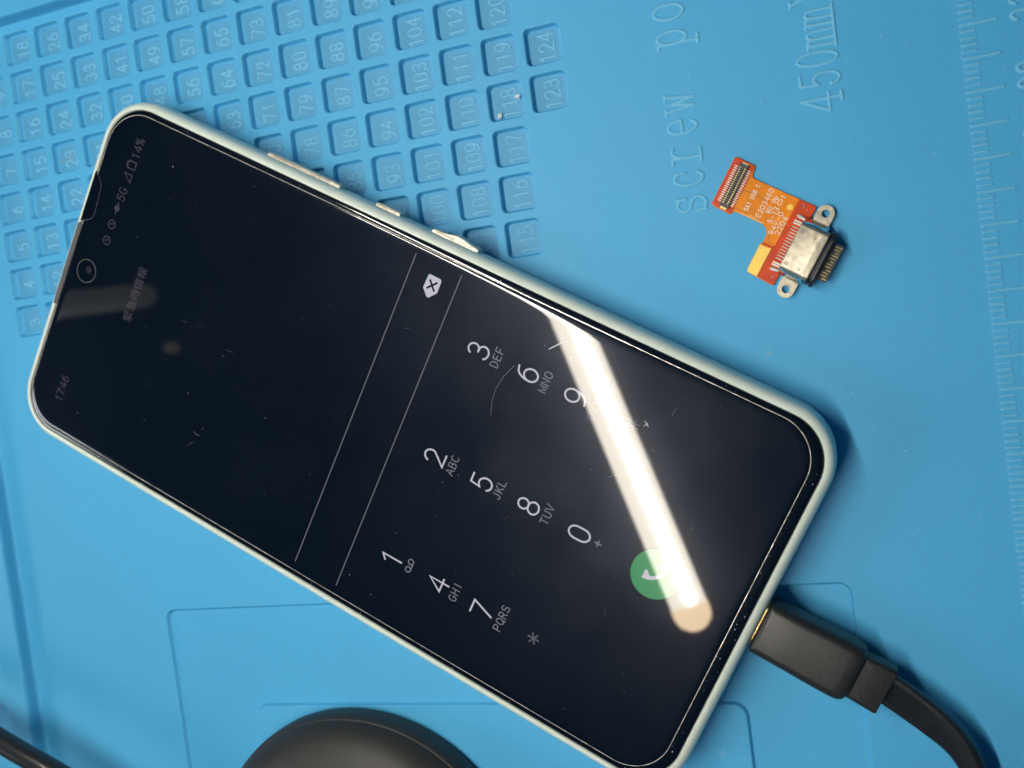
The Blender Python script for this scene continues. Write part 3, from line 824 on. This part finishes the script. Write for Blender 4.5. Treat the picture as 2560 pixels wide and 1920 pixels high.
# gasket, flange and tongue
MB().loft([hx(2.15, 3.9, 1.45, 1.3, zc), hx(2.2, 4.62, 1.95, 1.6, zc), hx(2.42, 4.7, 2.0, 1.7, zc), hx(2.5, 4.45, 1.85, 1.6, zc), hx(2.75, 4.4, 1.8, 1.6, zc),
           hx(2.85, 4.62, 1.98, 1.7, zc), hx(3.15, 4.72, 2.05, 1.75, zc), hx(3.42, 4.6, 1.95, 1.7, zc), hx(3.5, 3.9, 1.5, 1.4, zc)]).build('gasket', M['oring'], board)
tg = poly([(3.45, -3.15), (5.05, -2.95), (5.05, 3.05), (3.45, 3.25)], zc - .35, zc + .35, 'port_tongue', M['conn'])
gp = MB()
for k in range(12):
    y = -2.65 + k * .483
    L2_ = 1.25 if k in (0, 3, 8, 11) else .95
    gp.box(3.75 if k % 3 else 4.2, 3.7 + L2_, y - .08, y + .08, zc + .35, zc + .42)
gp.build('tongue_contacts', M['gold'], tg, smooth=False)

# ------------------------------------------------------------------ round black rubber piece at the lower edge
puck = thing('rubber_puck', 'round black matte rubber disc at the lower edge of the photo', 'rubber disc', (64.2, -116.0, -.5), 0)
def lathe(profile, n=96):
    m_ = MB(); rings = [[(r * math.cos(2 * math.pi * k / n), r * math.sin(2 * math.pi * k / n), z) for k in range(n)] for r, z in profile]
    return m_.loft(rings, True, True)
lathe([(30.8, 0), (31.8, .4), (32.3, 1.4), (32.35, 4.0), (32.1, 5.6), (31.85, 5.93), (31.7, 5.95)]).build('puck_body', M['black_rubber'], puck)
lathe([(31.7, 5.97), (31.66, 6.15), (31.25, 7.2), (30.2, 8.7), (28.4, 10.1), (26.0, 11.2), (22.5, 12.1), (17, 12.8), (10, 13.2), (1, 13.35)]).build('puck_lid', M['black_rubber'], puck)

# ------------------------------------------------------------------ cable crossing the lower left corner
cpath = [(-60, -58, 3), (-45, -66.0, 7.5), (-30, -76.2, 11.6), (-12.6, -85.6, 12.6), (-1.0, -91.6, 12.4), (14, -101, 10.5), (30, -114, 6), (45, -130, 2.4)]
lc = MB().tube([tuple(p) for p in catmull(cpath, 6)], 2.25, 20).build('black_cord', M['cord'])
tag(lc, 'thick black cord bridging the lower left corner above the mat', 'cord')

# ------------------------------------------------------------------ bench lamp: LED bar overhead, mirrored in the phone glass
Aend = Vector((85.7, -149.3, 260)); Bend = Vector((47.6, -14.3, 260))
dirv = (Bend - Aend).normalized(); far = Bend + dirv * 165
lamp = thing('bench_lamp', 'LED bar lamp seen as the bright streak mirrored in the phone screen', 'lamp', tuple(far + Vector((0, 0, -264))), 0)
lo = Vector(far) + Vector((0, 0, -264))
side = Vector((dirv.y, -dirv.x, 0))
Aend += side * 2.1; far += side * 2.1
def lp_(s, t, z): # s along from near end, t sideways, z height
    p = Aend + dirv * s + side * t; return (p.x - lo.x, p.y - lo.y, z - lo.z)
LEN = (far - Aend).length
W2 = 7.6
def bar(s0, s1, hw, z0, z1, round0=False):
    pts = []
    if round0:
        pts += [(s0 + hw - hw * math.cos(t), hw * math.sin(t)) for t in [math.pi / 2 - math.pi * k / 12 for k in range(13)]]
    else: pts += [(s0, hw), (s0, -hw)]
    pts += [(s1, -hw), (s1, hw)]
    lo_ = [lp_(s, t, z0) for s, t in pts]; hi_ = [lp_(s, t, z1) for s, t in pts]
    return MB().loft([lo_, hi_])
dif = bar(11, LEN, W2, 260, 262); dif.build('diffuser', M['lamp_diffuser'], lamp, smooth=False)
endc = MB()
ptsE = [(8 - 8 * math.cos(t), 8 * math.sin(t)) for t in [math.pi / 2 - math.pi * k / 14 for k in range(15)]] + [(10.98, -8), (10.98, 8)]
endc.loft([[lp_(s, t, 260) for s, t in ptsE], [lp_(s, t, 262) for s, t in ptsE]]); endc.build('diffuser_end', M['lamp_end'], lamp, smooth=False)
led = MB()
s = 15.0
while s < LEN - 5:
    c_ = [(s + 3.6 * math.cos(t), 1.7 + 2.4 * math.sin(t)) for t in [2 * math.pi * k / 10 for k in range(10)]]
    led.add([lp_(a, b, 259.6) for a, b in c_], [tuple(range(10))])
    s += 6.4
led.build('led_row', M['lamp_led'], lamp, smooth=False)
hb = bar(2, LEN + 4, 7.8, 262.1, 275); hb.build('lamp_housing', M['housing'], lamp, smooth=False)
pole = MB().tube([lp_(LEN, 0, 268), lp_(LEN + 40, 0, 262), lp_(LEN + 62, 0, 230), lp_(LEN + 66, 0, 120), lp_(LEN + 66, 0, 8)], 6, 14); pole.build('lamp_post', M['housing'], lamp)
lathe([(45, 0), (45, 8), (40, 12), (6, 13)]).v
bs = MB(); pc = lp_(LEN + 66, 0, -3.9)
bs.loft([[(pc[0] + r * math.cos(2 * math.pi * k / 40), pc[1] + r * math.sin(2 * math.pi * k / 40), pc[2] + z) for k in range(40)] for r, z in ((55, 0), (55, 8), (50, 12))]); bs.build('lamp_base', M['housing'], lamp, smooth=False)

# distant ceiling tube (dim pale bar mirrored at the top end of the phone)
ct = MB().tube([(-1400 + 260 * k / 10, 172 - 13 * k / 10, 1500) for k in (0, 1, 3, 5, 7, 9, 9.5, 9.8, 10)], [27, 27, 26, 25, 24, 23, 21, 15, 5], 16).build('ceiling_tube', M['ceiling_tube'])
tag(ct, 'dim light tube seen as the faint bar mirrored beside the phone camera', 'ceiling light')

M['spot_glow'] = emit_mat('spot_glow', (1.0, .86, .60), .4)
sp = MB().tube([(-1132, 53, 1500), (-1126, 52, 1500), (-1116, 50, 1500), (-1104, 48, 1500), (-1098, 47, 1500)], [3, 9, 12, 10, 3], 16).build('ceiling_spot', M['spot_glow'])
tag(sp, 'small warm spot light mirrored in the dark upper part of the phone screen', 'spot light')

# ------------------------------------------------------------------ dust
def specks(name, mat, n, gen, rmin, rmax, label=None):
    mb_ = MB()
    for _ in range(n):
        x, y, z = gen()
        r = random.uniform(rmin, rmax) * random.uniform(.5, 1); a = random.uniform(0, 3.14); k = random.uniform(.25, 1)
        vs = []
        for i in range(6):
            t = i * math.pi / 3; rr = r * random.uniform(.7, 1.3)
            px, py = rr * math.cos(t), rr * k * math.sin(t)
            vs.append((x + px * math.cos(a) - py * math.sin(a), y + px * math.sin(a) + py * math.cos(a), z))
        vs.append((x, y, z + r * .5))
        mb_.add(vs, [(i, (i + 1) % 6, 6) for i in range(6)])
    return mb_.build(name, mat, smooth=False)
def on_flat():
    while True:
        x = random.uniform(128, 195); y = random.uniform(-95, 45)
        if x > 130 or y < -5: return x, y, .06
def in_pocket():
    n = random.choice([k for k in cells if cells[k][0] >= 2])
    c, r = cells[n]
    return c * PU + random.uniform(-2.3, 2.3), r * PV + random.uniform(-2.3, 2.3), -.97
def on_mat(): return on_flat() if random.random() < .45 else in_pocket()
tag(specks('dust', M['speck'], 240, on_mat, .04, .13), kind='stuff')
tag(specks('grit', M['ink'], 30, on_mat, .05, .12), kind='stuff')
def on_screen():
    if random.random() < .5:
        k = random.random()
        u = random.uniform(-66, 70); v = random.choice((-1, 1)) * random.uniform(32.4, 33.2); zz = 8.62
        if k < .3: u = random.uniform(70.2, 71.6); v = random.uniform(-28, 28)
    else:
        u = random.uniform(-60, 66); v = random.uniform(-29, 30); zz = 8.94
    return pw(u, v, zz)
tag(specks('screen_dust', M['speck'], 210, on_screen, .03, .10), kind='stuff')
def fluff(x, y, z, lab):
    mb_ = MB()
    for _ in range(26):
        a = random.uniform(0, 6.28); l = random.uniform(.15, .62); b_ = random.uniform(0, .5)
        p0 = (x + random.uniform(-.12, .12), y + random.uniform(-.12, .12), z + random.uniform(.05, .2))
        mb_.tube([p0, (p0[0] + l / 2 * math.cos(a), p0[1] + l / 2 * math.sin(a), p0[2] + b_ * .4), (p0[0] + l * math.cos(a + .5), p0[1] + l * math.sin(a + .5), p0[2] + b_ * .2)], .055, 5)
    tag(mb_.build('lint_tuft', M['lint']), lab, 'lint')
fluff(109.9, 21.7, -.98, 'white lint tuft in the lower left corner of pocket 118')
fluff(113.5, 24.4, -.98, 'white lint tuft at the right edge of pocket 118')
